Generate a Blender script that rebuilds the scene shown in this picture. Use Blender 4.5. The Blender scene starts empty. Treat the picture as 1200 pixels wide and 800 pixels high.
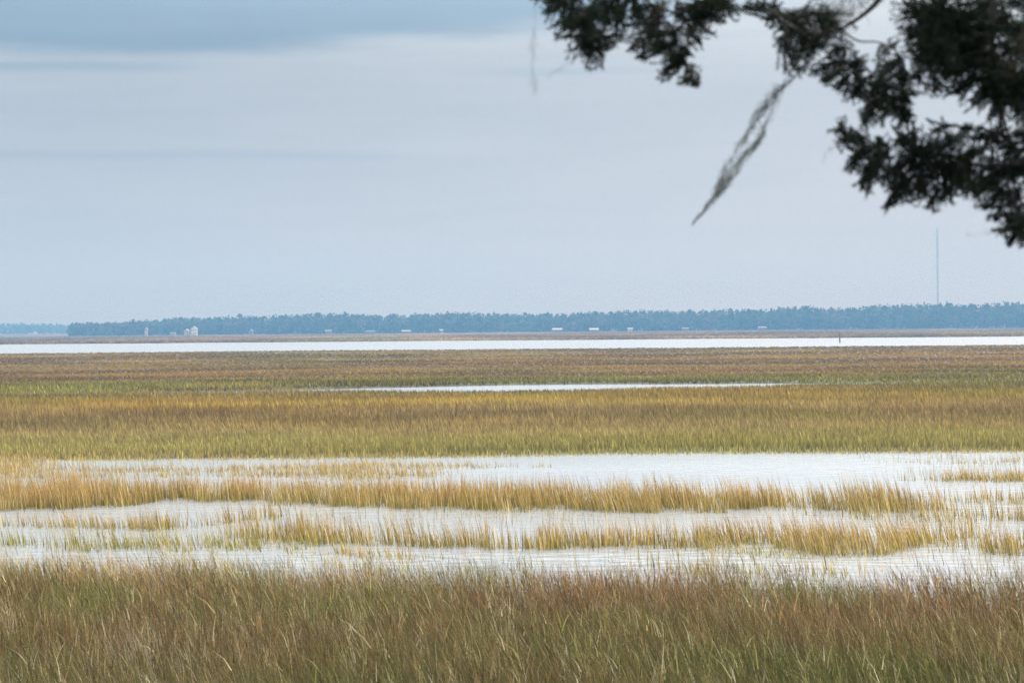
import bpy, math, random
import numpy as np
from mathutils import Matrix, Vector

random.seed(7)
RNG = np.random.default_rng(11)
sc = bpy.context.scene
COL = sc.collection
rad = math.radians

# ------------------------------------------------------------------ camera
F = 70.0 / 36.0 * 1200.0
PITCH = 15.0 / F
ROLL = -0.0083
HORIZON = 385.0
CAM = Vector((0.0, 0.0, 5.0))
cam_d = bpy.data.cameras.new('camera')
cam = bpy.data.objects.new('camera', cam_d)
COL.objects.link(cam)
cam_d.sensor_width = 36.0
cam_d.lens = 70.0
cam_d.clip_start = 0.1
cam_d.clip_end = 40000.0
RM = Matrix.Rotation(math.pi / 2 - PITCH, 4, 'X') @ Matrix.Rotation(ROLL, 4, 'Z')
cam.matrix_world = Matrix.Translation(CAM) @ RM
cam_d.dof.use_dof = True
cam_d.dof.focus_distance = 90.0
cam_d.dof.aperture_fstop = 3.6
sc.camera = cam


def ray(px, py):
    d = RM.to_3x3() @ Vector(((px - 600.0) / F, (400.0 - py) / F, -1.0))
    return d


def at_z(px, py, z=0.0):
    d = ray(px, py)
    t = (z - CAM.z) / d.z
    return CAM + d * t


def at_y(px, py, y):
    d = ray(px, py)
    return CAM + d * (y / d.y)


# ------------------------------------------------------------------ noise
def _hash(ix, iy, seed):
    h = (ix.astype(np.int64) * 374761393 + iy.astype(np.int64) * 668265263 + seed * 982451653) & 0xFFFFFFFF
    h = ((h ^ (h >> 13)) * 1274126177) & 0xFFFFFFFF
    h = h ^ (h >> 16)
    return (h & 0xFFFFFF) / float(0xFFFFFF)


def vnoise(x, y, seed=0):
    x = np.asarray(x, float); y = np.asarray(y, float)
    x, y = np.broadcast_arrays(x, y)
    ix = np.floor(x); iy = np.floor(y)
    fx = x - ix; fy = y - iy
    fx = fx * fx * (3 - 2 * fx); fy = fy * fy * (3 - 2 * fy)
    a = _hash(ix, iy, seed); b = _hash(ix + 1, iy, seed)
    c = _hash(ix, iy + 1, seed); d = _hash(ix + 1, iy + 1, seed)
    return (a * (1 - fx) + b * fx) * (1 - fy) + (c * (1 - fx) + d * fx) * fy


def fbm(x, y, seed=0, octv=3):
    s = 0; a = 1; n = 0
    for k in range(octv):
        s = s + a * vnoise(np.asarray(x) * 2 ** k, np.asarray(y) * 2 ** k, seed + 17 * k)
        n += a; a *= .5
    return s / n


def sstep(a, b, x):
    t = np.clip((x - a) / (b - a), 0, 1)
    return t * t * (3 - 2 * t)


def lin(r, g, b):
    out = []
    for c in (r, g, b):
        c /= 255.0
        out.append(c / 12.92 if c <= 0.04045 else ((c + 0.055) / 1.055) ** 2.4)
    return np.array(out)


# ------------------------------------------------------------------ mesh helpers
def mesh_from_arrays(name, co, faces_list, cols=None):
    """faces_list: list of int arrays (n,k)"""
    me = bpy.data.meshes.new(name)
    co = np.ascontiguousarray(co, dtype=np.float32)
    me.vertices.add(len(co))
    me.vertices.foreach_set('co', co.ravel())
    idx = np.concatenate([f.ravel() for f in faces_list]).astype(np.int32)
    sizes = np.concatenate([np.full(len(f), f.shape[1], np.int32) for f in faces_list])
    starts = np.concatenate([[0], np.cumsum(sizes)[:-1]]).astype(np.int32)
    me.loops.add(len(idx))
    me.loops.foreach_set('vertex_index', idx)
    me.polygons.add(len(sizes))
    me.polygons.foreach_set('loop_start', starts)
    me.update(calc_edges=True)
    if cols is not None:
        at = me.attributes.new('tint', 'FLOAT_COLOR', 'POINT')
        c4 = np.ones((len(co), 4), np.float32)
        c4[:, :3] = cols
        at.data.foreach_set('color', c4.ravel())
    return me


def link(name, me, mat, parent=None, **props):
    o = bpy.data.objects.new(name, me)
    COL.objects.link(o)
    if me is not None and mat is not None:
        for m in (mat if isinstance(mat, (list, tuple)) else [mat]):
            me.materials.append(m)
    if parent is not None:
        o.parent = parent
    for k, v in props.items():
        o[k] = v
    return o


def thing(name, label, cat, loc=(0, 0, 0), group=None, rz=0.0):
    o = bpy.data.objects.new(name, None)
    COL.objects.link(o)
    o.location = loc
    o.rotation_euler = (0, 0, rz)
    o['label'] = label
    o['category'] = cat
    if group:
        o['group'] = group
    return o


class MB:
    def __init__(self):
        self.v = []; self.f = []; self.mi = []

    def box(self, x0, x1, y0, y1, z0, z1, mi=0):
        b = len(self.v)
        for z in (z0, z1):
            self.v += [(x0, y0, z), (x1, y0, z), (x1, y1, z), (x0, y1, z)]
        for q in ((0, 3, 2, 1), (4, 5, 6, 7), (0, 1, 5, 4), (1, 2, 6, 5), (2, 3, 7, 6), (3, 0, 4, 7)):
            self.f.append([b + i for i in q]); self.mi.append(mi)

    def poly(self, pts, mi=0):
        b = len(self.v)
        self.v += [tuple(p) for p in pts]
        self.f.append(list(range(b, b + len(pts)))); self.mi.append(mi)

    def tube(self, pts, radii, n=6, mi=0, cap=True):
        pts = [Vector(p) for p in pts]
        rings = []
        up = Vector((0.13, 0.31, 0.94))
        for i, p in enumerate(pts):
            t = (pts[min(i + 1, len(pts) - 1)] - pts[max(i - 1, 0)])
            if t.length < 1e-9:
                t = Vector((0, 0, 1))
            t.normalize()
            a = t.cross(up)
            if a.length < 1e-3:
                a = t.cross(Vector((1, 0, 0)))
            a.normalize()
            c = t.cross(a)
            r = radii[i] if hasattr(radii, '__len__') else radii
            base = len(self.v)
            for k in range(n):
                an = 2 * math.pi * k / n
                self.v.append(tuple(p + a * (r * math.cos(an)) + c * (r * math.sin(an))))
            rings.append(base)
        for i in range(len(rings) - 1):
            for k in range(n):
                k2 = (k + 1) % n
                self.f.append([rings[i] + k, rings[i] + k2, rings[i + 1] + k2, rings[i + 1] + k]); self.mi.append(mi)
        if cap:
            self.f.append([rings[-1] + k for k in range(n)]); self.mi.append(mi)
            self.f.append([rings[0] + k for k in reversed(range(n))]); self.mi.append(mi)

    def mesh(self, name, smooth=False):
        me = bpy.data.meshes.new(name)
        me.from_pydata(self.v, [], self.f)
        me.polygons.foreach_set('material_index', self.mi)
        if smooth:
            me.polygons.foreach_set('use_smooth', [True] * len(me.polygons))
        me.update()
        return me

    def build(self, name, mat, parent=None, smooth=False, **props):
        return link(name, self.mesh(name, smooth), mat, parent, **props)


# ------------------------------------------------------------------ materials
def newmat(name):
    m = bpy.data.materials.new(name)
    m.use_nodes = True
    nt = m.node_tree
    nt.nodes.clear()
    return m, nt


def N(nt, typ, **kw):
    n = nt.nodes.new(typ)
    for k, v in kw.items():
        setattr(n, k, v)
    return n


def leaf_material(name, transl=0.35, attr='tint', color=None, var=0.0, rough=0.7, spec=0.25):
    m, nt = newmat(name)
    out = N(nt, 'ShaderNodeOutputMaterial')
    if color is None:
        a = N(nt, 'ShaderNodeAttribute', attribute_name=attr)
        csock = a.outputs['Color']
    else:
        rgb = N(nt, 'ShaderNodeTexNoise')
        rgb.inputs['Scale'].default_value = 3.0
        rgb.inputs['Detail'].default_value = 3.0
        tc = N(nt, 'ShaderNodeTexCoord')
        nt.links.new(tc.outputs['Object'], rgb.inputs['Vector'])
        ramp = N(nt, 'ShaderNodeMapRange')
        ramp.inputs['From Min'].default_value = 0.3
        ramp.inputs['From Max'].default_value = 0.7
        ramp.inputs['To Min'].default_value = 1.0 - var
        ramp.inputs['To Max'].default_value = 1.0 + var
        nt.links.new(rgb.outputs['Fac'], ramp.inputs['Value'])
        mul = N(nt, 'ShaderNodeVectorMath', operation='SCALE')
        mul.inputs[0].default_value = color[:3]
        nt.links.new(ramp.outputs[0], mul.inputs['Scale'])
        csock = mul.outputs[0]
    d = N(nt, 'ShaderNodeBsdfPrincipled')
    d.inputs['Roughness'].default_value = rough
    d.inputs['Specular IOR Level'].default_value = spec
    t = N(nt, 'ShaderNodeBsdfTranslucent')
    mx = N(nt, 'ShaderNodeMixShader')
    mx.inputs[0].default_value = transl
    nt.links.new(csock, d.inputs['Base Color'])
    nt.links.new(csock, t.inputs['Color'])
    nt.links.new(d.outputs[0], mx.inputs[1])
    nt.links.new(t.outputs[0], mx.inputs[2])
    nt.links.new(mx.outputs[0], out.inputs['Surface'])
    return m


def solid(name, color, rough=0.7, var=0.15, scale=4.0, metal=0.0, bump=0.0):
    m, nt = newmat(name)
    out = N(nt, 'ShaderNodeOutputMaterial')
    p = N(nt, 'ShaderNodeBsdfPrincipled')
    p.inputs['Roughness'].default_value = rough
    p.inputs['Metallic'].default_value = metal
    tc = N(nt, 'ShaderNodeTexCoord')
    no = N(nt, 'ShaderNodeTexNoise')
    no.inputs['Scale'].default_value = scale
    no.inputs['Detail'].default_value = 5.0
    nt.links.new(tc.outputs['Object'], no.inputs['Vector'])
    mr = N(nt, 'ShaderNodeMapRange')
    mr.inputs['From Min'].default_value = 0.3
    mr.inputs['From Max'].default_value = 0.7
    mr.inputs['To Min'].default_value = 1 - var
    mr.inputs['To Max'].default_value = 1 + var
    nt.links.new(no.outputs['Fac'], mr.inputs['Value'])
    mul = N(nt, 'ShaderNodeVectorMath', operation='SCALE')
    mul.inputs[0].default_value = color[:3]
    nt.links.new(mr.outputs[0], mul.inputs['Scale'])
    nt.links.new(mul.outputs[0], p.inputs['Base Color'])
    if bump:
        b = N(nt, 'ShaderNodeBump')
        b.inputs['Strength'].default_value = bump
        b.inputs['Distance'].default_value = 0.02
        nt.links.new(no.outputs['Fac'], b.inputs['Height'])
        nt.links.new(b.outputs[0], p.inputs['Normal'])
    nt.links.new(p.outputs[0], out.inputs['Surface'])
    return m


M_GRASS = leaf_material('cordgrass_blades', 0.25)
M_WOOD = leaf_material('forest_leaves', 0.2)
M_PINE = leaf_material('pine_needles', 0.15, color=(0.045, 0.07, 0.03), var=0.35)
M_CEDAR = leaf_material('cedar_foliage', 0.10, spec=0.08)
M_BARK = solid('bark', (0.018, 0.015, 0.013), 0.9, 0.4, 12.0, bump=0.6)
M_PBARK = solid('pine_bark', (0.14, 0.10, 0.08), 0.9, 0.3, 2.0)
M_MOSS = leaf_material('spanish_moss_strands', 0.3, color=(0.11, 0.12, 0.105), var=0.3)
M_MOSSB = leaf_material('dry_moss_strands', 0.3, color=(0.075, 0.06, 0.042), var=0.3)


# ground
def ground_material():
    m, nt = newmat('marsh_mud')
    out = N(nt, 'ShaderNodeOutputMaterial')
    p = N(nt, 'ShaderNodeBsdfPrincipled')
    p.inputs['Roughness'].default_value = 0.85
    a = N(nt, 'ShaderNodeAttribute', attribute_name='tint')
    tc = N(nt, 'ShaderNodeTexCoord')
    no = N(nt, 'ShaderNodeTexNoise')
    no.inputs['Scale'].default_value = 1.3
    no.inputs['Detail'].default_value = 8.0
    nt.links.new(tc.outputs['Object'], no.inputs['Vector'])
    mr = N(nt, 'ShaderNodeMapRange')
    mr.inputs['From Min'].default_value = 0.3
    mr.inputs['From Max'].default_value = 0.7
    mr.inputs['To Min'].default_value = 0.65
    mr.inputs['To Max'].default_value = 1.3
    nt.links.new(no.outputs['Fac'], mr.inputs['Value'])
    mul = N(nt, 'ShaderNodeVectorMath', operation='SCALE')
    nt.links.new(a.outputs['Color'], mul.inputs[0])
    nt.links.new(mr.outputs[0], mul.inputs['Scale'])
    nt.links.new(mul.outputs[0], p.inputs['Base Color'])
    b = N(nt, 'ShaderNodeBump')
    b.inputs['Strength'].default_value = 0.5
    b.inputs['Distance'].default_value = 0.05
    nt.links.new(no.outputs['Fac'], b.inputs['Height'])
    nt.links.new(b.outputs[0], p.inputs['Normal'])
    nt.links.new(p.outputs[0], out.inputs['Surface'])
    return m


def water_material():
    m, nt = newmat('rippled_water')
    out = N(nt, 'ShaderNodeOutputMaterial')
    p = N(nt, 'ShaderNodeBsdfPrincipled')
    p.inputs['Base Color'].default_value = (0.30, 0.325, 0.345, 1)
    p.inputs['Roughness'].default_value = 0.2
    p.inputs['IOR'].default_value = 1.6
    p.inputs['Specular IOR Level'].default_value = 1.0
    tc = N(nt, 'ShaderNodeTexCoord')
    mp = N(nt, 'ShaderNodeMapping')
    mp.inputs['Scale'].default_value = (0.55, 1.0, 1.0)
    nt.links.new(tc.outputs['Object'], mp.inputs['Vector'])
    n1 = N(nt, 'ShaderNodeTexNoise')
    n1.inputs['Scale'].default_value = 2.2
    n1.inputs['Detail'].default_value = 4.0
    nt.links.new(mp.outputs[0], n1.inputs['Vector'])
    # wind patches change how choppy the surface is
    mp2 = N(nt, 'ShaderNodeMapping')
    mp2.inputs['Scale'].default_value = (0.035, 0.11, 1.0)
    nt.links.new(tc.outputs['Object'], mp2.inputs['Vector'])
    n2 = N(nt, 'ShaderNodeTexNoise')
    n2.inputs['Scale'].default_value = 1.0
    n2.inputs['Detail'].default_value = 4.0
    nt.links.new(mp2.outputs[0], n2.inputs['Vector'])
    mr = N(nt, 'ShaderNodeMapRange')
    mr.inputs['From Min'].default_value = 0.35
    mr.inputs['From Max'].default_value = 0.65
    mr.inputs['To Min'].default_value = 0.2
    mr.inputs['To Max'].default_value = 1.0
    nt.links.new(n2.outputs['Fac'], mr.inputs['Value'])
    b = N(nt, 'ShaderNodeBump')
    b.inputs['Distance'].default_value = 0.07
    nt.links.new(mr.outputs[0], b.inputs['Strength'])
    nt.links.new(n1.outputs['Fac'], b.inputs['Height'])
    nt.links.new(b.outputs[0], p.inputs['Normal'])
    nt.links.new(p.outputs[0], out.inputs['Surface'])
    return m


M_GROUND = ground_material()
M_WATER = water_material()

# ------------------------------------------------------------------ the lie of the marsh
CR_X = np.array([-400, -60, -30, -16, -12, -8, -1, 5, 12, 19, 26, 60, 400.])
CR_W = np.array([1, 1, 2, 10, 15, 19, 24, 23.5, 18.5, 14, 7, 1, 1.])


def creek_dist(x, y):
    """>0 inside the creek"""
    w = np.interp(x, CR_X, CR_W) * .86
    yc = 166 + 0.16 * x + 2.5 * (vnoise(x * .12, 0 * x, 5) - .5)
    return w / 2 - np.abs(y - yc)


def y_front(x):     # near edge of the big marsh behind the flooded flat
    return 78.0 + 2.6 * (fbm(x * .12, 0 * x, 3) - .5) + 0.03 * np.clip(x, -60, 60)


def y_fore(x):      # far edge of the tall rushes by the camera
    return 35.0 - 0.17 * x + 2.0 * (fbm(x * .35, 0 * x, 9) - .5)


def river_near(x):
    return 478 + 22 * (fbm(x * .02, 0 * x, 21) - .5) + 0.02 * x


def river_far(x):
    return 835 + 50 * (fbm(x * .012, 0 * x, 22) - .5) - 0.06 * x


def ground_z(x, y):
    z = 3.3 - 3.22 * sstep(6.5, 14.5, y)
    z = z + 0.25 * (fbm(x * .2, y * .2, 31) - .5) * (1 - sstep(10, 15, y))
    f = sstep(-0.8, 0.8, y - y_fore(x) - 0.3)
    z = z - 0.22 * f
    a = sstep(0.0, 1.6, y - y_front(x) - 0.2)
    z = z + 0.24 * a
    z = z + 0.04 * (fbm(x * .3, y * .3, 33) - .5) * sstep(80, 90, y)
    c = sstep(-0.6, 2.0, creek_dist(x, y))
    z = z - 0.6 * c
    rv = sstep(-1.5, 8, y - river_near(x)) * (1 - sstep(-8, 1.5, y - river_far(x)))
    z = z - 1.4 * rv
    z = z + 0.1 * sstep(835, 900, y) + 0.9 * sstep(2020, 2080, y) + 1.5 * sstep(2100, 2400, y)
    return z


# colour of the vegetation by place (base, tip) in display sRGB values
ZONES = [  # distance, tips, bases
    (10, (136, 110, 76), (84, 90, 42)), (30, (138, 110, 78), (84, 90, 42)), (34, (140, 110, 78), (84, 90, 42)),
    (36, (196, 162, 104), (140, 132, 60)), (76, (196, 162, 104), (140, 132, 60)),
    (79, (156, 148, 82), (118, 114, 60)), (84, (158, 146, 84), (120, 113, 60)), (90, (160, 140, 90), (120, 110, 62)),
    (99, (161, 137, 82), (120, 106, 64)), (112, (161, 134, 84), (120, 103, 64)), (121, (169, 144, 76), (128, 114, 64)),
    (131, (183, 152, 66), (140, 120, 56)), (140, (153, 136, 66), (118, 108, 56)), (150, (153, 126, 74), (116, 100, 60)),
    (160, (154, 134, 62), (112, 102, 56)), (182, (138, 130, 56), (98, 98, 54)), (200, (144, 128, 60), (104, 94, 56)),
    (225, (144, 118, 64), (110, 90, 60)), (262, (156, 130, 70), (114, 96, 62)), (285, (140, 114, 64), (106, 88, 60)),
    (315, (160, 134, 70), (118, 100, 60)), (350, (152, 124, 68), (112, 94, 58)), (390, (164, 136, 68), (118, 100, 60)),
    (430, (152, 128, 68), (112, 96, 60)), (480, (164, 138, 74), (118, 100, 64)), (900, (150, 134, 92), (118, 100, 80)),
    (2000, (150, 134, 106), (120, 102, 84))]
ZD = np.array([z[0] for z in ZONES], float)
ZT = np.array([z[1] for z in ZONES], float)
ZB = np.array([z[2] for z in ZONES], float)


def s2l(c):
    c = c / 255.0
    return np.where(c <= 0.04045, c / 12.92, ((c + 0.055) / 1.055) ** 2.4)


WARM = np.array([1.02, 1.0, 1.0])
GK = 0.80   # how the display values relate to surface colour


def zone_colors(x, y):
    # wander of the zones: long streaks along the marsh
    d = y * (1 + 0.07 * (fbm(x * .035, y * .03, 41) - .5) + 0.14 * (fbm(x * .010, y * .012, 42) - .5))
    d = np.where(y < 75, y, np.maximum(d, 77))
    tip = np.stack([np.interp(d, ZD, ZT[:, i]) for i in range(3)], -1)
    bas = np.stack([np.interp(d, ZD, ZB[:, i]) for i in range(3)], -1)
    # patches, stretched with the distance so that they read as long bands
    q = 11665.0 / np.clip(y, 40, 3000)
    uu = x / np.clip(y, 60, 3000) ** .8
    p1 = fbm(uu * 3.0 + 3, q * .16, 44, 4) - .5
    p2 = fbm(uu * 4.0 + 9, q * .12, 45, 4) - .5
    amp = sstep(60, 120, y)[..., None]
    green = np.array([-16, 0, -14.])
    red = np.array([4, -3, 0.])
    gold = np.array([14, 5, -10.])
    tip = tip + amp * (np.clip(p1 * 5, 0, 1)[..., None] * green + np.clip(-p1 * 4, 0, 1)[..., None] * red * sstep(140, 200, y)[..., None]
                       + np.clip(p2 * 4, 0, 1)[..., None] * gold * (1 - sstep(150, 220, y))[..., None])
    bri = (1 + 0.8 * (fbm(uu * 5.0, q * .45, 47, 4) - .5))[..., None]
    tip = tip * (1 + (bri - 1) * amp)
    bas = bas * (1 + (bri - 1) * amp)
    return s2l(np.clip(bas, 5, 250)) * GK * WARM, s2l(np.clip(tip, 5, 250)) * GK * WARM


# ------------------------------------------------------------------ ground sheet
def ground_sheet():
    t = np.linspace(-1, 1, 241)
    xs = np.sign(t) * (np.exp(np.abs(t) * 6.6) - 1) / (math.exp(6.6) - 1) * 5500
    ys = np.concatenate([
        np.array([-3000, -1500, -500, -200, -80, -40, -20, -10, -5]),
        np.arange(0, 40, 0.5), np.arange(40, 90, 0.8), np.arange(90, 200, 1.5),
        np.arange(200, 460, 8), np.arange(460, 520, 3), np.arange(520, 790, 20), np.arange(790, 900, 4),
        np.arange(900, 2000, 50), np.arange(2000, 2500, 25), np.array([2700, 3000, 3400, 3800, 4500, 5500])])
    X, Y = np.meshgrid(xs, ys)
    Z = ground_z(X, Y)
    Z = np.where(Y < 0, 3.3 + 0 * Z, Z)
    bas, tip = zone_colors(X, np.maximum(Y, 15))
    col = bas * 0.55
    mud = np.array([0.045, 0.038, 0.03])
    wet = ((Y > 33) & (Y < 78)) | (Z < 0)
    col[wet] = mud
    nx, ny = len(xs), len(ys)
    i = np.arange((ny - 1) * (nx - 1))
    r = i // (nx - 1); c = i % (nx - 1)
    q = np.stack([r * nx + c, r * nx + c + 1, (r + 1) * nx + c + 1, (r + 1) * nx + c], -1)
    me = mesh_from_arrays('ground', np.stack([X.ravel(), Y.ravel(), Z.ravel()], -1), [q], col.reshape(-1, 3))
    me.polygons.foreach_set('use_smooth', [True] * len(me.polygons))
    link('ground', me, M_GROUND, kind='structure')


ground_sheet()
wb = MB()
wb.poly([(-5500, 15.5, 0), (5500, 15.5, 0), (5500, 1000, 0), (-5500, 1000, 0)])
wb.build('water', M_WATER, kind='structure')


# ------------------------------------------------------------------ grass
def blades(pos, h, w, lean, cb, ct, nseg, yaw=None, prof=1.4):
    """ribbons: pos (n,3), h, w (n), lean (n,2) sideways travel of the tip in parts of the height"""
    n = len(pos)
    if yaw is None:
        yaw = RNG.uniform(0, math.pi, n)
    ax = np.stack([np.cos(yaw), np.sin(yaw), np.zeros(n)], -1)
    nv = 2 * nseg + 1
    co = np.empty((n, nv, 3)); col = np.empty((n, nv, 3))
    ll = np.sqrt((lean ** 2).sum(-1))
    zf = 1 / np.sqrt(1 + ll ** 2 * .8)
    for k in range(nseg + 1):
        t = k / nseg
        off = lean * (0.35 * t + 0.65 * t ** 2)[None] if False else lean * (0.35 * t + 0.65 * t * t)
        p = pos.copy()
        p[:, :2] += off * h[:, None]
        p[:, 2] += h * t * zf
        c = cb * (1 - t) + ct * t
        if k < nseg:
            ww = (w * (1 - t ** prof) * .5)[:, None]
            co[:, 2 * k] = p - ax * ww
            co[:, 2 * k + 1] = p + ax * ww
            col[:, 2 * k] = c; col[:, 2 * k + 1] = c
        else:
            co[:, 2 * k] = p; col[:, 2 * k] = c
    base = (np.arange(n) * nv)[:, None]
    quads = [base + np.array([2 * k, 2 * k + 1, 2 * k + 3, 2 * k + 2])[None] for k in range(nseg - 1)]
    tri = base + np.array([2 * (nseg - 1), 2 * (nseg - 1) + 1, 2 * nseg])[None]
    fl = []
    if quads:
        fl.append(np.concatenate(quads))
    fl.append(tri)
    return co.reshape(-1, 3), col.reshape(-1, 3), fl


def join(parts):
    co = []; col = []; by = {}
    off = 0
    for c, k, fl in parts:
        co.append(c); col.append(k)
        for f in fl:
            by.setdefault(f.shape[1], []).append(f + off)
        off += len(c)
    return np.concatenate(co), np.concatenate(col), [np.concatenate(v) for v in by.values()]


def grass_obj(name, parts, label, cat='grass', **kw):
    co, col, fl = join(parts)
    me = mesh_from_arrays(name, co, fl, col)
    return link(name, me, M_GRASS, kind='stuff', label=label, category=cat, **kw)


def wind(x, y, s=1.0, k=0.22, j=0.12):
    n = len(x)
    a = fbm(x * s * .35, y * s * .35, 61) - .5
    b = fbm(x * s * .35, y * s * .35, 62) - .5
    L = np.stack([-k + 0.45 * a, 0.3 * b], -1)
    return L + RNG.normal(0, j, (n, 2))


def pick_tints(cb, ct, n, dead=0.12, green=0.15):
    """single stalks vary: straw, grey-dead, green"""
    r = RNG.random(n)
    v = np.exp(RNG.normal(-.05, .38, n))[:, None]
    cb = cb * v; ct = ct * v
    straw = (r < dead)[:, None]
    ct = np.where(straw, lin(206, 190, 150) * GK * v, ct)
    cb = np.where(straw, lin(168, 150, 104) * GK * v, cb)
    gr = ((r > 1 - green))[:, None]
    ct = np.where(gr, ct * np.array([.72, .95, .7]), ct)
    return np.clip(cb, .01, .8), np.clip(ct, .01, .8)


# tall rushes in front of the camera
def near_rushes():
    parts = []
    n = 120000
    y = RNG.uniform(14.0, 37.5, n)
    hw = y * 0.27 + 2.2
    x = RNG.uniform(-1, 1, n) * 12.3
    keep = np.abs(x) < hw
    edge = y_fore(x)
    cl = fbm(x * 1.6, y * 1.6, 71)
    dens = sstep(edge + .9, edge - .9, y) * (0.35 + 1.1 * sstep(.3, .6, cl)) + 0.02 * (y < edge + 3)
    keep &= RNG.random(n) < dens
    x = x[keep]; y = y[keep]; n = len(x)
    hb = 0.95 + 0.35 * (fbm(x * .5, y * .5, 72) - .5)
    h = hb * RNG.uniform(.62, 1.18, n)
    cb, ct = zone_colors(x, y)
    pt = fbm(x * .45, y * .8, 73, 3)[:, None]
    # olive patches against brown patches
    oliv = sstep(.48, .66, pt)
    ct = ct * (1 - oliv) + lin(122, 116, 66) * GK * oliv
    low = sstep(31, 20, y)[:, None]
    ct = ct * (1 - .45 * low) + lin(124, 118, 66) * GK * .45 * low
    cb = cb * .56  # dark olive roots, darkened further to paint the shaded gaps between stalks
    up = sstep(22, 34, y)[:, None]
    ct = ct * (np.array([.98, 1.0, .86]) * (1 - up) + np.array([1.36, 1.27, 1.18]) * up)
    cb, ct = pick_tints(cb, ct, n, .10, .25)
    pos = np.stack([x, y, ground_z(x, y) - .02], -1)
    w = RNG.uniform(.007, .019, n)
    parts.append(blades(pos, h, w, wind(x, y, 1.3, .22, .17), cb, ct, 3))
    # leaves that branch off the stalks, shorter and going every way
    m = 120000
    ii = RNG.integers(0, n, m)
    lf = RNG.uniform(.25, .85, m)
    pp = pos[ii].copy()
    pp[:, :2] += RNG.normal(0, .03, (m, 2)) + np.array([-.12, 0.]) * (lf ** 1.5)[:, None]
    pp[:, 2] += h[ii] * lf * .92
    LL = wind(pp[:, 0], pp[:, 1], 1.3, .24, .34)
    vv = np.exp(RNG.normal(-.05, .36, m))[:, None]
    mixc = cb[ii] * (1 - lf[:, None]) + ct[ii] * lf[:, None]
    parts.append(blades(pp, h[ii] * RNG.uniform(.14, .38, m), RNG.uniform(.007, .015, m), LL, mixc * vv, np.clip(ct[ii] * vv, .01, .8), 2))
    # bleached dead stalks lying through it, in loose tufts
    for k in range(70):
        cy = RNG.uniform(20, 31); cx = RNG.uniform(-1, 1) * cy * .28
        m = int(RNG.integers(5, 16))
        if k == 0:
            p = at_z(168, 800, 0.35); cx, cy, m = p.x, p.y + .3, 60
        if k == 1:
            p = at_z(620, 730, 0.8); cx, cy, m = p.x, p.y, 22
        px = cx + RNG.normal(0, .16, m); py = cy + RNG.normal(0, .2, m)
        q = np.stack([px, py, np.full(m, .05)], -1)
        L0 = RNG.normal(0, .25, 2) + np.array([-.45, 0])
        L = L0[None] + RNG.normal(0, .14, (m, 2))
        c = np.tile(lin(214, 204, 180) * GK, (m, 1)) * RNG.uniform(.75, 1.05, m)[:, None]
        parts.append(blades(q, RNG.uniform(.6, 1.15, m) * (1 if k else 1.1), RNG.uniform(.006, .012, m), L, c * .8, c, 3))
    grass_obj('tall_rushes', parts, 'tall brown and olive rushes leaning in the wind along the bottom of the view', 'rushes')


near_rushes()


# emergent bands in the flooded flat: traced by their water lines
def band(pts, depth, dens, h, label, tipc=None, basc=None, sparse=0.0, seed=1, w=(.012, .030), clump=1.0, dead=.15, name='cordgrass'):
    P = [at_z(px, py, 0.0) for px, py in pts]
    X = np.array([p.x for p in P]); Y = np.array([p.y for p in P])
    x0, x1 = X.min() - 1.5, X.max() + 1.5
    dmax = depth if np.isscalar(depth) else max(depth)
    dep_at = (lambda x: np.full(len(x), float(depth))) if np.isscalar(depth) else (lambda x: np.interp(x, X, np.array(depth, float)))
    area = (x1 - x0) * (dmax + 3)
    n = int(area * dens * .95)
    x = RNG.uniform(x0, x1, n)
    v = RNG.uniform(-1.2, dmax + 1.2, n)
    d = dep_at(x)
    e = 1.7 * (fbm(x * .8, v * 0, seed, 4) - .5) + RNG.normal(0, .22, n)
    e2 = 1.3 * (fbm(x * .6, v * 0, seed + 1, 4) - .5) + RNG.normal(0, .25, n)
    wgt = sstep(-.35 + e, .35 + e, v) * sstep(d + .5 + e2, d - .2 + e2, v)
    wgt = wgt * sstep(X.min() - 1.4, X.min() + .8, x + e) * sstep(X.max() + 1.4, X.max() - .8, x + e)
    c = fbm(x * 1.1, v * 1.3 + seed, seed + 2)
    wgt = wgt * (1 - clump + clump * (0.2 + 1.3 * sstep(.36, .6, c)))
    wgt = np.maximum(wgt, sparse * (RNG.random(n) < .5))
    keep = RNG.random(n) < wgt
    x = x[keep]; v = v[keep]; n = len(x)
    y = np.interp(x, X, Y) + v
    # front rows shorter and greener
    fr = sstep(-.4, 1.2, v)
    tall = RNG.random(n) < .16
    hh = h * (.6 + .4 * fr) * np.where(tall, RNG.uniform(1.0, 1.45, n), RNG.uniform(.5, 1.0, n)) * (.85 + .35 * (fbm(x * .5, y * .5, 81) - .3))
    cb, ct = zone_colors(x, np.full(n, 50.0))
    g = (1 - fr)[:, None]
    pch = sstep(.42, .66, fbm(x * .35, y * .5, seed + 5))[:, None]
    ct = ct * (1 - .5 * g) + lin(150, 140, 66) * GK * .5 * g
    ct = ct * (1 - .35 * pch) + lin(168, 150, 84) * GK * .35 * pch
    if tipc is not None:
        ct = ct * .25 + np.array(tipc) * GK * .75
        cb = cb * .25 + np.array(basc) * GK * .75
    cb, ct = pick_tints(cb, ct, n, dead, .12)
    ct = ct * np.array([1.26, 1.15, 1.16]); cb = cb * np.array([1.12, 1.06, 1.0])
    pos = np.stack([x, y, np.full(n, -.06)], -1)
    prt = blades(pos, hh + .06, RNG.uniform(*w, n), wind(x, y, 1.0, .16, .09), cb, ct, 3)
    return grass_obj(name, [prt], label)


TAN = lin(196, 160, 102); TANB = lin(132, 118, 54)
OLV = lin(166, 158, 84); OLVB = lin(120, 126, 48)
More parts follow.
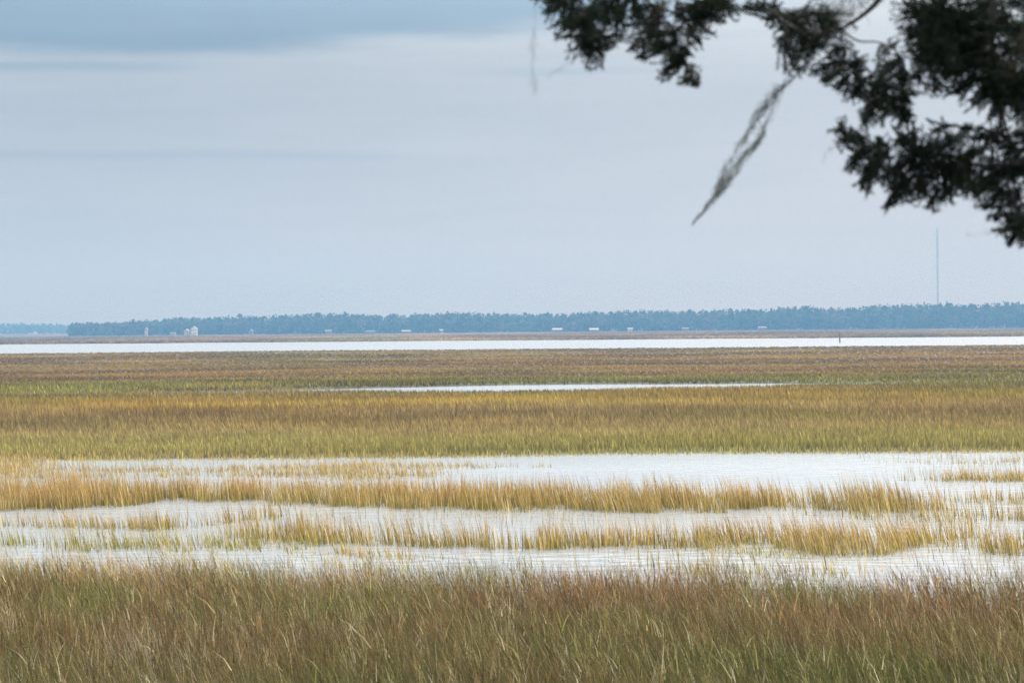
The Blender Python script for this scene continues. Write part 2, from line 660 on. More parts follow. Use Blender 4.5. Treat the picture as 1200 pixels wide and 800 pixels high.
# main golden band
band([(-40, 598), (0, 599), (60, 598), (120, 594), (200, 588), (290, 587), (330, 590), (400, 592), (470, 594), (600, 598), (800, 599), (950, 598), (1060, 599), (1085, 599)],
     [6, 6, 5, 3.6, 2.2, 2.2, 2.4, 2.8, 3.0, 2.8, 2.8, 2.6, 2.2, 1.0], 280, .80, 'broad golden cordgrass band standing in the water, the longest across the flooded flat', seed=101)
# upper left thin strips behind it
band([(-40, 560), (60, 562), (150, 560), (240, 556), (300, 559), (420, 562), (500, 560)], [5, 2, .8, 1.0, 2.5, 3.5, 2], 75, .42,
     'thin pale cordgrass behind the golden band, under the upper left water strip', seed=111, clump=.8)
band([(65, 552), (130, 553), (230, 553), (330, 551), (430, 550), (560, 549), (610, 548)], [.8, 1.2, 1.4, 2.2, 2.6, 1.5, .6], 80, .30,
     'low straw coloured cordgrass strip between the two narrow upper water lines', seed=121, clump=.6)
band([(-40, 548), (20, 549), (60, 551)], [5, 4, 1], 60, .4, 'short tan cordgrass at the left end of the upper water strip', seed=125)
# left middle island
band([(40, 618), (120, 621), (220, 620), (300, 612), (338, 609)], [.6, .9, 1.0, 1.0, .5], 170, .54,
     'narrow tan cordgrass island in the water below the left end of the golden band', seed=131, sparse=.01)
# left lower, greenish sparse
band([(-40, 640), (0, 641), (100, 644), (240, 643), (340, 642), (400, 640)], [1.0, 1.0, .9, .9, .8, .8], 110, .50,
     'sparse greenish cordgrass standing in water just above the rushes at the left', tipc=OLV, basc=OLVB, seed=141, sparse=.012)
# centre lower band
band([(300, 632), (380, 636), (440, 640), (520, 644), (640, 643), (740, 641), (800, 639), (900, 641), (960, 648), (1040, 650), (1090, 638), (1130, 632)],
     [.6, .8, 1.0, .9, 1.1, 1.2, 1.3, 1.4, 2.2, 2.2, 1.5, .8], 250, .72, 'ragged tan cordgrass band in the middle of the water, next above the rushes', seed=151, sparse=.008)
band([(395, 651), (440, 656), (500, 657)], [.5, .7, .4], 90, .4, 'small tan cordgrass clump at the foot of the ragged middle band', seed=155)
band([(385, 664), (440, 672), (510, 671)], [.5, .7, .3], 90, .36, 'short olive cordgrass clump touching the rushes left of centre', tipc=OLV, basc=OLVB, seed=157)
# right lower
band([(1085, 645), (1130, 650), (1180, 652), (1240, 652)], [1, 1.5, 2, 2], 140, .6, 'tan cordgrass clump at the right edge next above the rushes', seed=161)
band([(1000, 607), (1060, 611), (1120, 613), (1180, 612), (1240, 612)], [1, 1.5, 2, 2, 2], 80, .6, 'thin pale cordgrass scattered in the water at the right edge', seed=165, clump=.8)
band([(1115, 588), (1160, 590), (1240, 591)], [1, 1.5, 2], 90, .5, 'loose tan cordgrass at the right edge, just under the low gold islet', seed=167)
band([(1084, 563), (1110, 565), (1160, 564), (1240, 561)], [.7, 1.0, 1.2, 1.2], 180, .44, 'low gold cordgrass islet in the open water at the upper right', seed=171)
band([(1090, 544), (1150, 543), (1240, 541)], [1, 1.5, 3], 35, .25, 'faint short cordgrass fringe off the far bank at the right', seed=173)
# small islets near the rushes, right of centre
band([(776, 670), (800, 674), (832, 672)], [.7, 1.2, .6], 160, .42, 'bright green cordgrass tuft right beside the rushes, right of centre', tipc=OLV, basc=OLVB, seed=181)
band([(852, 652), (900, 654), (948, 652)], [.6, .8, .6], 75, .34, 'low flat green cordgrass islet under the ragged middle band', tipc=OLV, basc=OLVB, seed=183)
band([(835, 673), (900, 675), (1010, 674)], [.7, .9, .6], 60, .5, 'low tan cordgrass strip between the green tuft and the right water patch', seed=185)


# scattered single stems in open water
def strays():
    parts = []
    n = 15000
    y = RNG.uniform(34, 77, n); x = RNG.uniform(-1, 1, n) * (y * .27 + 2)
    c = fbm(x * .3, y * .3, 91)
    open_right = (x > -4) & (y > 60) & (x < 13)
    keep = (RNG.random(n) < sstep(.36, .66, c)) & ~open_right
    x = x[keep]; y = y[keep]; n = len(x)
    cb, ct = zone_colors(x, np.full(n, 50.))
    cb, ct = pick_tints(cb, ct, n, .2, .1)
    parts.append(blades(np.stack([x, y, np.full(n, -.06)], -1), RNG.uniform(.22, .7, n), RNG.uniform(.008, .016, n), wind(x, y, 1, .16, .12), cb, ct, 3))
    grass_obj('cordgrass', parts, 'single stems poking out of the open shallow water')


strays()


# the big marsh
def marsh(y0, y1, n0, label, wmul=1.0, hfun=None, dpow=2.0, xmar=1.1, far=False):
    # distance sampled so that there are more plants near the viewer
    u = RNG.random(n0)
    if dpow == 2.0:
        y = 1 / (1 / y0 + u * (1 / y1 - 1 / y0))
    else:
        y = y0 * (y1 / y0) ** u
    x = RNG.uniform(-1, 1, n0) * (y * .262 * xmar + 2)
    keep = np.ones(n0, bool)
    if not far:
        yf = y_front(x)
        keep &= y > yf - .5 + RNG.normal(0, .35, n0)
        keep &= creek_dist(x, y) < RNG.normal(-.2, .3, n0)
        keep &= y < river_near(x)
    else:
        keep &= y > river_far(x)
    x = x[keep]; y = y[keep]; n = len(x)
    h = hfun(x, y) * RNG.uniform(.6, 1.15, n)
    cb, ct = zone_colors(x, y)
    v = np.exp(RNG.normal(-.04, 1, n) * (.34 - .16 * sstep(150, 260, y)))[:, None]
    r = RNG.random(n)[:, None]
    ct = np.where(r > .78, ct * .5 + .5 * lin(158, 132, 98) * GK, ct)
    ct = np.where((r > .62) & (r <= .74), ct * .5 + .5 * lin(112, 106, 62) * GK, ct)
    ct = np.where(r < .10, ct * .5 + .5 * lin(200, 176, 120) * GK, ct) * v
    cb = cb * v
    k1 = 1 - sstep(88, 104, y)
    k2 = sstep(175, 230, y)
    gain = (1.06 + .24 * k1)[:, None] * np.ones(3) + k2[:, None] * np.array([.10, .07, -.02])
    ct = ct * gain; cb = cb * gain
    w = y * .00042 * (1 + 1.2 * k2) * wmul * RNG.uniform(.6, 1.4, n)
    pos = np.stack([x, y, ground_z(x, y) - .03], -1)
    prt = blades(pos, h, w, wind(x, y, .3, .12, .12), np.clip(cb, .01, .8), np.clip(ct, .01, .8), 2, prof=1.8)
    grass_obj('cordgrass' if not far else 'salt_marsh', [prt], label)


def h_mid(x, y):
    e = creek_dist(x, y)
    s = sstep(-14, -5, e) * (y < 168)
    base = .36 + .30 * fbm(x * .08, y * .08, 95, 3) + .18 * sstep(92, 112, y) * (1 - sstep(130, 140, y))
    base = base * (.75 + .25 * sstep(78, 86, y))
    return base * (1 - .35 * s) * (1 - .55 * sstep(170, 210, y))


marsh(77, 480, 270000, 'wide olive and gold cordgrass marsh stretching from the flooded flat to the river', 1.25, h_mid)
marsh(830, 2010, 60000, 'thin brown marsh strip on the far side of the river', 3.2, lambda x, y: .9 + 0 * x, dpow=1.0, xmar=1.2, far=True)

# ------------------------------------------------------------------ far woods
SK_X = [-200, -60, 0, 60, 84, 110, 140, 155, 170, 200, 212, 250, 280, 320, 370, 400, 450, 480, 500, 570, 600, 650, 700, 750, 800, 850, 900, 945, 970, 1000, 1050, 1100, 1150, 1180, 1200, 1300, 1500]
SK_Y = [381, 380, 379, 379, 379, 378.5, 378, 376, 376.5, 374, 373, 373, 371.5, 371, 368, 368, 370.5, 369, 367.5, 367, 368.5, 368.5, 366, 364.5, 365, 363.5, 363, 360, 363, 361, 357.5, 357, 356.5, 355.5, 356, 356, 357]
WD = 2110.0


def skyline(px):
    return float(np.interp(px, SK_X, SK_Y))


def crown_quads(cx, cy, cz, rx, rz, n, size, c0):
    """leaf clumps through an ellipsoid"""
    u = RNG.normal(0, 1, (n, 3)); u /= np.linalg.norm(u, axis=1)[:, None]
    r = RNG.random(n) ** .45
    p = u * r[:, None] * np.array([rx, rx, rz]) + np.array([cx, cy, cz])
    a = RNG.normal(0, 1, (n, 3)); a /= np.linalg.norm(a, axis=1)[:, None]
    b = RNG.normal(0, 1, (n, 3)); b = np.cross(a, b); b /= np.linalg.norm(b, axis=1)[:, None]
    s = size * RNG.uniform(.6, 1.3, n)[:, None]
    co = np.stack([p - a * s, p + b * s * .7, p + a * s, p - b * s * .7], 1)
    col = np.repeat(c0[None] * RNG.uniform(.7, 1.3, n)[:, None], 4, 0)
    q = (np.arange(n) * 4)[:, None] + np.arange(4)[None]
    return co.reshape(-1, 3), col, [q]


def wood(name, label, px0, px1, yd, depth, n, sky, dens=60, size=1.15):
    parts = []
    for k in range(n):
        px = random.uniform(px0, px1)
        f = random.random()
        yy = yd + depth * f
        top = at_y(px, sky(px), yy)
        gz = float(ground_z(np.array(top.x), np.array(yy)))
        H = (top.z - gz) * random.uniform(.84, 1.13)
        if f < .35:
            H *= random.uniform(.55, .95)
        rx = random.uniform(3.2, 5.8)
        base = np.array([.045, .065, .032]) * random.uniform(.6, 1.5)
        r = random.random()
        if r < .14:
            base = np.array([.09, .085, .05])
        elif r < .22:
            base = np.array([.12, .105, .085])
        rz = H * .42
        parts.append(crown_quads(top.x, yy, gz + H - rz, rx, rz, dens, size, base))
        if random.random() < .8:
            parts.append(crown_quads(top.x + random.uniform(-3, 3), yy - 2, gz + H * .25, rx * 1.1, H * .26, dens // 3, size * 1.1, base * .9))
    co, col, fl = join(parts)
    me = mesh_from_arrays(name, co, fl, col)
    link(name, me, M_WOOD, kind='stuff', label=label, category='woodland')


wood('woodland', 'long dark blue wood across the far shore under the horizon sky', 84, 1330, WD, 150, 2200, skyline, 75, 1.35)
wood('woodland', 'distant pale blue headland wood at the far left end of the shore', -160, 120, 3500, 160, 300, lambda px: 379.3 - .3 * math.sin(px * .05), 55, 2.0)


# pines that stand above the wood
def pine_proto(kind):
    r = random.Random(50 + kind)
    t = MB()
    H = 1.0
    lean = r.uniform(-.02, .02)
    t.tube([(0, 0, -.03), (lean * .4, 0, .35), (lean, 0, .7), (lean * .8, 0, .95)], [.016, .012, .008, .003], 6)
    specs = {0: [(0, .90, .13, .05), (-.07, .84, .09, .04), (.09, .80, .09, .035), (.02, .70, .08, .03)],
             1: [(0, .93, .10, .045), (.03, .86, .14, .04), (-.06, .78, .08, .03)],
             2: [(0, .88, .10, .08), (.02, .74, .13, .07), (-.05, .62, .10, .05), (.07, .66, .09, .05)],
             3: [(.0, .94, .06, .05), (-.05, .85, .08, .04), (.07, .82, .08, .04), (.0, .72, .12, .04), (-.06, .62, .09, .035)]}[kind]
    for (cx, cz, rx, rz) in specs:
        t.tube([(lean * .8, 0, cz - .08), (cx * .6, 0, cz - .02), (cx, 0, cz)], [.006, .004, .002], 5)
    parts = []
    for (cx, cz, rx, rz) in specs:
        parts.append(crown_quads(cx, 0, cz, rx, rz, int(260 * rx / .1), .018, np.array([1., 1., 1.])))
    co, col, fl = join(parts)
    return t.mesh('trunk', True), mesh_from_arrays('crown', co, fl)


PROTO = [pine_proto(k) for k in range(4)]
for tm, cm in PROTO:
    tm.materials.append(M_PBARK); cm.materials.append(M_PINE)


def pine(px, top_y, yd, kind, label, group='pines rising above the far wood'):
    top = at_y(px, top_y, yd)
    gz = float(ground_z(np.array(top.x), np.array(yd)))
    H = top.z - gz
    e = thing('pine_tree', label, 'tree', (top.x, yd, gz), group, random.uniform(-.5, .5) + (math.pi if random.random() < .5 else 0))
    e.scale = (H, H, H)
    link('trunk', PROTO[kind][0], None, e)
    link('crown', PROTO[kind][1], None, e)
    return e


named = [
    (156, 372.8, 2, 'lone pine standing over the low left end of the wood'),
    (212, 370.6, 1, 'broad pine just left of and above the white gabled house'),
    (281, 366.8, 1, 'umbrella topped pine with sky showing under its crown'),
    (245, 371.0, 0, 'small pine crown right of the white gabled house'),
    (372, 364.8, 0, 'pine on the first hump of the skyline right of the umbrella pine'),
    (404, 364.8, 3, 'twin topped pine on the second hump of the skyline'),
    (461, 366.8, 1, 'single pine over the dip in the skyline left of centre'),
    (615, 365.3, 1, 'flat crowned pine near the middle of the skyline'),
    (642, 365.3, 3, 'thin pine above the long white roofed house'),
    (856, 359.6, 2, 'tallest clump of pine above the right half of the wood'),
    (808, 361.8, 1, 'arched pine crown left of the tallest clump'),
    (945, 356.8, 0, 'rounded pine before the notch in the skyline'),
    (974, 359.2, 3, 'pine standing in the notch of the skyline above the channel marker'),
    (1112, 353.2, 0, 'pine crown beside the foot of the radio mast'),
    (1180, 352.0, 2, 'high pine at the right end of the wood under the hanging branch')]
for px, ty, kd, lb in named:
    pine(px, ty, WD + 40, kd, lb, None if False else 'pines rising above the far wood')
px = 165.0
while px < 1230:
    if all(abs(px - a[0]) > 6 for a in named):
        pine(px, skyline(px) - random.uniform(.2, 2.0), WD + random.uniform(10, 90), random.randrange(4),
             'pine crown breaking the skyline of the far wood, one of many alike', 'pines along the far skyline')
    px += random.uniform(6, 17)

# ------------------------------------------------------------------ houses on the far shore
M_WHITE = solid('white_siding', (.52, .52, .51), .6, .05, 1.0)
M_CREAM = solid('cream_siding', (.36, .36, .34), .6, .08, 1.0)
M_GREY = solid('grey_siding', (.16, .165, .17), .6, .08, 1.0)
M_ROOFL = solid('pale_metal_roof', (.28, .28, .28), .5, .06, 1.0)
M_ROOFG = solid('grey_metal_roof', (.10, .105, .11), .6, .08, 1.0)
M_ROOFD = solid('dark_shingles', (.12, .12, .13), .8, .15, 2.0)
M_GLASS = solid('window_glass', (.05, .06, .08), .1, .02, 1.0)


def house(px, w, h, rh, wallm, roofm, label, storeys=1, yd=2062.0, dep=8.0, gable_front=False, cat='house', name='house', ny=3, rz=0.0):
    p = at_y(px, 388, yd)
    gz = float(ground_z(np.array(p.x), np.array(yd)))
    e = thing(name, label, cat, (p.x, yd, gz), 'houses along the far shore', rz)
    hw, hd = w / 2, dep / 2
    b = MB(); b.box(-hw, hw, -hd, hd, 0, h)
    if gable_front:
        b.poly([(-hw, -hd, h), (hw, -hd, h), (0, -hd, h + rh)]); b.poly([(hw, hd, h), (-hw, hd, h), (0, hd, h + rh)])
    else:
        b.poly([(-hw, hd, h), (-hw, -hd, h), (-hw, 0, h + rh)]); b.poly([(hw, -hd, h), (hw, hd, h), (hw, 0, h + rh)])
    b.build('wall', wallm, e)
    r = MB(); o = .5; t = .18
    if gable_front:
        for s in (-1, 1):
            x1 = s * (hw + o); z1 = h - rh * o / hw
            q = [(0, -hd - o, h + rh + .02), (x1, -hd - o, z1 + .02), (x1, hd + o, z1 + .02), (0, hd + o, h + rh + .02)]
            u = [(a, b_, c + t) for a, b_, c in q]
            r.poly(u); r.poly(q[::-1])
            for i in range(4):
                j = (i + 1) % 4
                r.poly([q[i], q[j], u[j], u[i]])
    else:
        for s in (-1, 1):
            y1 = s * (hd + o); z1 = h - rh * o / hd
            q = [(-hw - o, 0, h + rh + .02), (-hw - o, y1, z1 + .02), (hw + o, y1, z1 + .02), (hw + o, 0, h + rh + .02)]
            u = [(a, b_, c + t) for a, b_, c in q]
            r.poly(u); r.poly(q[::-1])
            for i in range(4):
                j = (i + 1) % 4
                r.poly([q[i], q[j], u[j], u[i]])
    r.build('roof', roofm, e)
    fh = h / storeys
    for s in range(storeys):
        for k in range(ny):
            x = -hw + w * (k + .5) / ny
            z = s * fh + fh * .38
            if s == 0 and k == ny // 2:
                d = MB(); d.box(x - .5, x + .5, -hd - .06, -hd - .003, .1, 2.2); d.build('door', M_ROOFD, e)
            else:
                d = MB(); d.box(x - .45, x + .45, -hd - .05, -hd - .003, z, z + fh * .42); d.build('window', M_GLASS, e)
    return e


house(227.5, 6.2, 6.6, 2.6, M_WHITE, M_ROOFL, 'tall bright white gabled house, the brightest building on the far shore', 2, gable_front=True)
house(219, 4.6, 4.6, 2.0, M_CREAM, M_ROOFL, 'smaller pale house touching the left side of the bright white gabled house', 2, gable_front=True, ny=2)
house(171.5, 2.6, 6.8, 1.4, M_CREAM, M_ROOFL, 'narrow tall pale house at the left end of the far wood', 2, gable_front=True, ny=1, dep=4)
house(203, 5.0, 2.2, .8, M_CREAM, M_ROOFG, 'low dull shed on the shore left of the white gabled house', 1, ny=3)
house(294, 4.0, 4.0, 2.0, M_GREY, M_ROOFG, 'grey house half hidden by trees under the umbrella pine', 1, gable_front=True)
house(385, 6.0, 3.0, 1.5, M_GREY, M_ROOFG, 'grey low house under the twin topped pine', 1)
house(434, 9.0, 2.4, .8, M_GREY, M_ROOFG, 'long grey shed with a grey roof left of centre on the shore', 1, ny=4)
house(476, 9.0, 2.4, .9, M_GREY, M_ROOFL, 'long low house with a pale roof beside the dip in the skyline', 1, ny=4)
house(517, 3.0, 3.0, 1.1, M_WHITE, M_ROOFL, 'tiny white cottage alone left of the middle of the shore', 1, ny=3, dep=4)
house(653, 9.5, 2.6, 1.5, M_GREY, M_ROOFL, 'long house with a bright white roof right of the middle of the shore', 1, ny=4)
house(696, 9.0, 2.2, 1.6, M_GREY, M_ROOFL, 'house with a wide white roof, second bright roof right of the middle', 1, ny=4)
house(738.5, 4.6, 2.8, .9, M_WHITE, M_ROOFL, 'small white boxy cottage right of the two white roofed houses', 1, ny=3, dep=5)
house(803, 6.0, 2.6, 1.0, M_GREY, M_ROOFG, 'dull grey cottage under the arched pine crown', 1, ny=3)
house(893, 7.5, 2.8, 1.2, M_GREY, M_ROOFG, 'low grey house right of the tallest pines', 1, ny=3)

# ------------------------------------------------------------------ radio mast
M_STEEL = solid('galvanised_steel', (.2, .2, .2), .5, .1, 1.0, .6)


def mast():
    yd = 3000.0
    top = at_y(1098.3, 268, yd)
    H = top.z
    e = thing('radio_mast', 'very tall thin guyed radio mast standing behind the right part of the wood', 'mast', (top.x, yd, 0))
    m = MB()
    R = 1.2
    legs = [(R * math.cos(a), R * math.sin(a)) for a in (math.pi / 2, math.pi * 7 / 6, math.pi * 11 / 6)]
    for x, y in legs:
        m.tube([(x, y, 0), (x, y, H)], .24, 5)
    z = 0; st = 3.0; k = 0
    while z < H - st:
        for i in range(3):
            a = legs[i]; b = legs[(i + 1) % 3]
            if k % 2:
                a, b = b, a
            m.tube([(a[0], a[1], z), (b[0], b[1], z + st)], .12, 4, cap=False)
        z += st; k += 1
    m.build('lattice_tower', M_STEEL, e)
    w = MB(); w.tube([(0, 0, H), (0, 0, H + 5)], .12, 5); w.build('antenna', M_STEEL, e)
    for lv in (.35, .66, .97):
        for a in (math.pi / 2, math.pi * 7 / 6, math.pi * 11 / 6):
            g = MB(); rr = H * .55 * (.5 + .5 * lv)
            g.tube([(math.cos(a), math.sin(a), H * lv), (rr * math.cos(a), rr * math.sin(a), 1.5)], .03, 4)
            g.build('guy_wire', M_STEEL, e)


mast()


# ------------------------------------------------------------------ channel marker
def marker():
    yd = 600.0
    p = at_y(984, 404, yd)
    e = thing('channel_marker', 'dark channel marker post with a small board standing in the river', 'channel marker', (p.x, yd, 0))
    mw = solid('wet_timber', (.09, .07, .06), .8, .3, 6.0)
    mr = solid('faded_red_board', (.25, .07, .06), .6, .1, 3.0)
    b = MB(); b.tube([(0, 0, -2.2), (0, 0, 1.6), (0, 0, 3.0)], [.17, .15, .13], 10); b.build('post', mw, e)
    b = MB(); b.tube([(.28, .0, -2.2), (.06, 0, 2.2)], [.12, .1], 8); b.build('brace', mw, e)
    b = MB(); q = [(-.5, -.2, 2.35), (.5, -.2, 2.35), (0, -.2, 3.25)]
    b.poly(q); b.poly([(x, y + .04, z) for x, y, z in q[::-1]])
    for i in range(3):
        j = (i + 1) % 3
        a, c = q[i], q[j]
        b.poly([a, (a[0], a[1] + .04, a[2]), (c[0], c[1] + .04, c[2]), c])
    b.build('dayboard', mr, e)


marker()

# ------------------------------------------------------------------ the tree whose branches hang in
TREE_X, TREE_Y = 5.3, 8.6
tree = thing('cedar_tree', 'dark feathery evergreen tree whose branches hang into the upper right of the view', 'tree',
             (0, 0, 0))
gzt = float(ground_z(np.array(TREE_X), np.array(TREE_Y)))


def P(px, py, d):
    return at_y(px, py, d)


tk = MB()
tk.tube([(TREE_X, TREE_Y, gzt - .3), (TREE_X - .05, TREE_Y, gzt + .3), (TREE_X - .15, TREE_Y - .05, gzt + 1.5), (TREE_X - .3, TREE_Y, gzt + 3.2),
         (TREE_X - .35, TREE_Y + .1, gzt + 5.2), (TREE_X - .3, TREE_Y + .1, gzt + 7.4)], [.34, .27, .22, .18, .12, .04], 14)
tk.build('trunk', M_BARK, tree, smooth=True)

Drng = random.Random(5)


def smooth_path(pts, n=24):
    out = []
    m = len(pts)
    for i in range(n + 1):
        t = i / n * (m - 1)
        k = min(int(t), m - 2); f = t - k
        p0 = pts[max(k - 1, 0)]; p1 = pts[k]; p2 = pts[k + 1]; p3 = pts[min(k + 2, m - 1)]
        out.append(.5 * ((2 * p1) + (p2 - p0) * f + (2 * p0 - 5 * p1 + 4 * p2 - p3) * f * f + (3 * p1 - p0 - 3 * p2 + p3) * f ** 3))
    return out


def spray_group(limb_pts, limb_r, clumps, seed, extra_limbs=()):
    """one branch: limb, forks, twigs, and its foliage. clumps: (centre, radius, weight)"""
    r = random.Random(seed)
    rg = np.random.default_rng(seed)
    br = MB()
    limbs = []
    for pts, r0, r1 in [(limb_pts, limb_r[0], limb_r[1])] + list(extra_limbs):
        sp = smooth_path(pts)
        n = len(sp)
        br.tube(sp, [r1 + (r0 - r1) * (1 - i / (n - 1)) ** 2.4 for i in range(n)], 7)
        limbs += [(p, r0 + (r1 - r0) * i / (n - 1)) for i, p in enumerate(sp)]
    leaf_p = []; leaf_d = []; leaf_s = []; leaf_c = []
    for c, R, wt in clumps:
        a = min(limbs, key=lambda q: (q[0] - c).length)[0]
        d = c - a
        # bough from limb to the clump
        mid = a + d * .5 + Vector((r.uniform(-1, 1), r.uniform(-1, 1), r.uniform(.2, 1))) * d.length * .12
        sp = smooth_path([a, mid, c], 6)
        br.tube(sp, [.006 - .0035 * i / 6 for i in range(7)], 5)
        nt = int(32 * wt * (R / .07) ** 1.6) + 8
        for k in range(nt):
            s = sp[r.randrange(2, 7)]
            u = Vector((r.gauss(0, 1), r.gauss(0, 1), r.gauss(-.25, .9)))
            u.normalize()
            end = c + u * R * (r.uniform(.5, 1.25) if r.random() < .8 else r.uniform(1.2, 1.7))
            if (end - s).length < .02:
                continue
            m2 = (s + end) * .5 + Vector((r.gauss(0, 1), r.gauss(0, 1), r.gauss(0, 1))) * .012
            tw = smooth_path([s, m2, end], 5)
            br.tube(tw, [.0022, .002, .0018, .0015, .0012, .0008], 3, cap=False)
            L = (end - s).length
            nl = int(L / .0015)
            for j in range(nl):
                t = (j + r.random()) / nl
                if t < .22:
                    continue
                q = t * 5; i0 = min(int(q), 4); p = tw[i0].lerp(tw[i0 + 1], q - i0)
                dr = (tw[i0 + 1] - tw[i0]).normalized()
                v = Vector((r.gauss(0, 1), r.gauss(0, 1), r.gauss(0, 1)))
                v = (dr * 1.0 + v * .55).normalized()
                leaf_p.append(p); leaf_d.append(v); leaf_s.append(r.uniform(.009, .019)); leaf_c.append(r.random())
    bo = br.build('branch', M_BARK, tree, smooth=True)
    n = len(leaf_p)
    p = np.array([tuple(q) for q in leaf_p]); d = np.array([tuple(q) for q in leaf_d]); s = np.array(leaf_s)[:, None]
    a = np.cross(d, rg.normal(0, 1, (n, 3))); a /= np.linalg.norm(a, axis=1)[:, None]
    w = .0017
    co = np.stack([p, p + d * s * .45 + a * w, p + d * s, p + d * s * .45 - a * w], 1).reshape(-1, 3)
    cc = np.array(leaf_c)[:, None]
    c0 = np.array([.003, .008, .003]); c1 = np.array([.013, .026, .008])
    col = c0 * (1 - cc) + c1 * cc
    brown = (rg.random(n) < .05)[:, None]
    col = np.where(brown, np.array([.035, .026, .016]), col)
    col = np.repeat(col, 4, 0)
    q = (np.arange(n) * 4)[:, None] + np.arange(4)[None]
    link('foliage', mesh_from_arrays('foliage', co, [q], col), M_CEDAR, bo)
    return n


PX = 8.0 / F   # metres per photo pixel at eight metres


def cl(px, py, r, w=1.0, d0=8.0):
    d = d0 + Drng.uniform(-.35, .35)
    return (P(px, py, d), r * PX * 1.1, w)


left = [(852, 2, 10, .8), (862, 14, 9, .7), (846, 22, 8, .6), (640, 2, 16, .8), (662, 8, 20, 1), (668, 24, 16, 1), (690, 20, 20, 1.1), (688, 44, 20, 1.3), (692, 60, 13, 1.1), (712, 10, 22, 1), (722, 28, 14, .8), (745, 8, 20, 1),
        (700, 74, 7, .6), (712, 52, 9, .6), (752, 28, 15, .9), (768, 14, 16, 1), (757, 42, 10, .9), (778, 52, 12, .9), (790, 38, 13, .8), (744, 56, 8, .7), (752, 66, 6, .6),
        (786, 68, 13, 1.2), (780, 82, 9, 1.1), (802, 62, 11, 1), (808, 82, 8, .9), (812, 97, 6, .7), (800, 94, 5, .5), (806, 22, 14, .8), (822, 12, 15, 1), (838, 6, 14, 1.1),
        (826, 34, 11, .8), (816, 48, 9, .7), (730, 42, 8, .5)]
mid = [(1030, 84, 11, .8), (1028, 118, 10, .8), (1052, 74, 9, .6), (990, 58, 9, .6), (880, 4, 12, .8), (900, 6, 14, .7), (912, 20, 12, .7), (924, 36, 13, .8), (918, 54, 9, .7), (936, 66, 11, .8), (930, 80, 9, .7), (950, 52, 12, .8), (945, 28, 14, .7), (958, 14, 14, .6),
       (968, 40, 13, .9), (980, 26, 12, .7), (972, 62, 10, .7), (958, 80, 8, .7), (978, 80, 9, .8), (985, 98, 10, .9), (1000, 76, 15, 1.2), (1012, 92, 13, 1), (1002, 108, 12, 1.1), (1022, 108, 13, 1),
       (1042, 100, 15, 1.1), (1052, 118, 14, 1), (1040, 130, 11, .9), (1062, 136, 11, .9), (1022, 128, 9, .8), (1018, 142, 8, .7), (1056, 90, 10, .7), (1035, 62, 7, .5), (1046, 52, 7, .4),
       (968, 92, 6, .6), (1068, 112, 9, .8)]
right = [(1140, 36, 18, 1), (1142, 64, 16, 1), (1166, 92, 16, 1), (1188, 36, 18, 1), (1164, 24, 16, .9), (1120, 106, 10, .8), (1076, 90, 10, .8), (1070, 40, 11, .9), (1060, 6, 12, .7), (1078, 18, 17, 1.2), (1100, 8, 20, 1.2), (1090, 40, 20, 1.5), (1105, 30, 22, 1.4), (1082, 66, 16, 1.3), (1104, 62, 22, 1.6), (1112, 86, 16, 1.3), (1130, 20, 20, 1.1), (1132, 52, 20, 1.2),
         (1128, 80, 15, .9), (1150, 8, 18, .9), (1152, 40, 16, .8), (1156, 70, 18, 1.1), (1178, 20, 14, .6), (1196, 6, 14, .6), (1196, 60, 16, .8), (1176, 52, 12, .6), (1178, 84, 20, 1.3),
         (1198, 92, 18, 1.3), (1150, 98, 14, .9), (1184, 112, 18, 1.2), (1160, 112, 12, .9), (1200, 126, 16, 1.1), (1166, 132, 11, .7), (1096, 104, 9, .8), (1140, 118, 8, .5), (1215, 40, 22, 1), (1222, 90, 24, 1.1)]
low = [(1020, 198, 10, .9), (1060, 226, 10, .9), (1104, 228, 11, .9), (1136, 222, 12, 1), (1170, 270, 8, .7), (1120, 164, 10, .7), (984, 150, 11, .9), (990, 164, 12, 1), (1006, 160, 10, .8), (1008, 178, 14, 1.1), (1024, 172, 12, 1), (1000, 196, 9, .9), (1010, 212, 10, .9), (1014, 224, 5, .6), (1040, 170, 11, .8), (1030, 190, 12, .9),
       (1046, 200, 12, .9), (1042, 216, 8, .8), (1056, 212, 9, .8), (1050, 234, 9, .9), (1040, 240, 6, .7), (1062, 160, 14, 1.1), (1076, 172, 18, 1.3), (1066, 190, 13, 1), (1082, 196, 16, 1.2), (1076, 216, 10, .9),
       (1082, 232, 10, 1), (1092, 244, 7, .8), (1100, 172, 16, 1.2), (1104, 196, 18, 1.3), (1116, 214, 15, 1.2), (1116, 232, 8, .7), (1090, 214, 9, .8), (1122, 182, 14, 1), (1136, 200, 15, 1.1), (1144, 180, 13, .9),
       (1128, 156, 9, .6), (1150, 158, 11, .7), (1168, 160, 14, 1), (1184, 172, 16, 1.2), (1200, 160, 14, 1), (1160, 196, 15, 1.2), (1180, 200, 18, 1.4), (1200, 196, 16, 1.2), (1150, 218, 14, 1.2), (1168, 226, 14, 1.2),
       (1188, 228, 15, 1.3), (1154, 240, 8, .8), (1166, 250, 8, .8), (1184, 256, 12, 1.1), (1200, 250, 15, 1.1), (1192, 274, 8, .9), (1182, 284, 4, .5), (1202, 282, 8, .8), (1215, 200, 24, 1.2), (1220, 260, 22, 1.1),
       (1096, 150, 9, .6)]
tot = 0
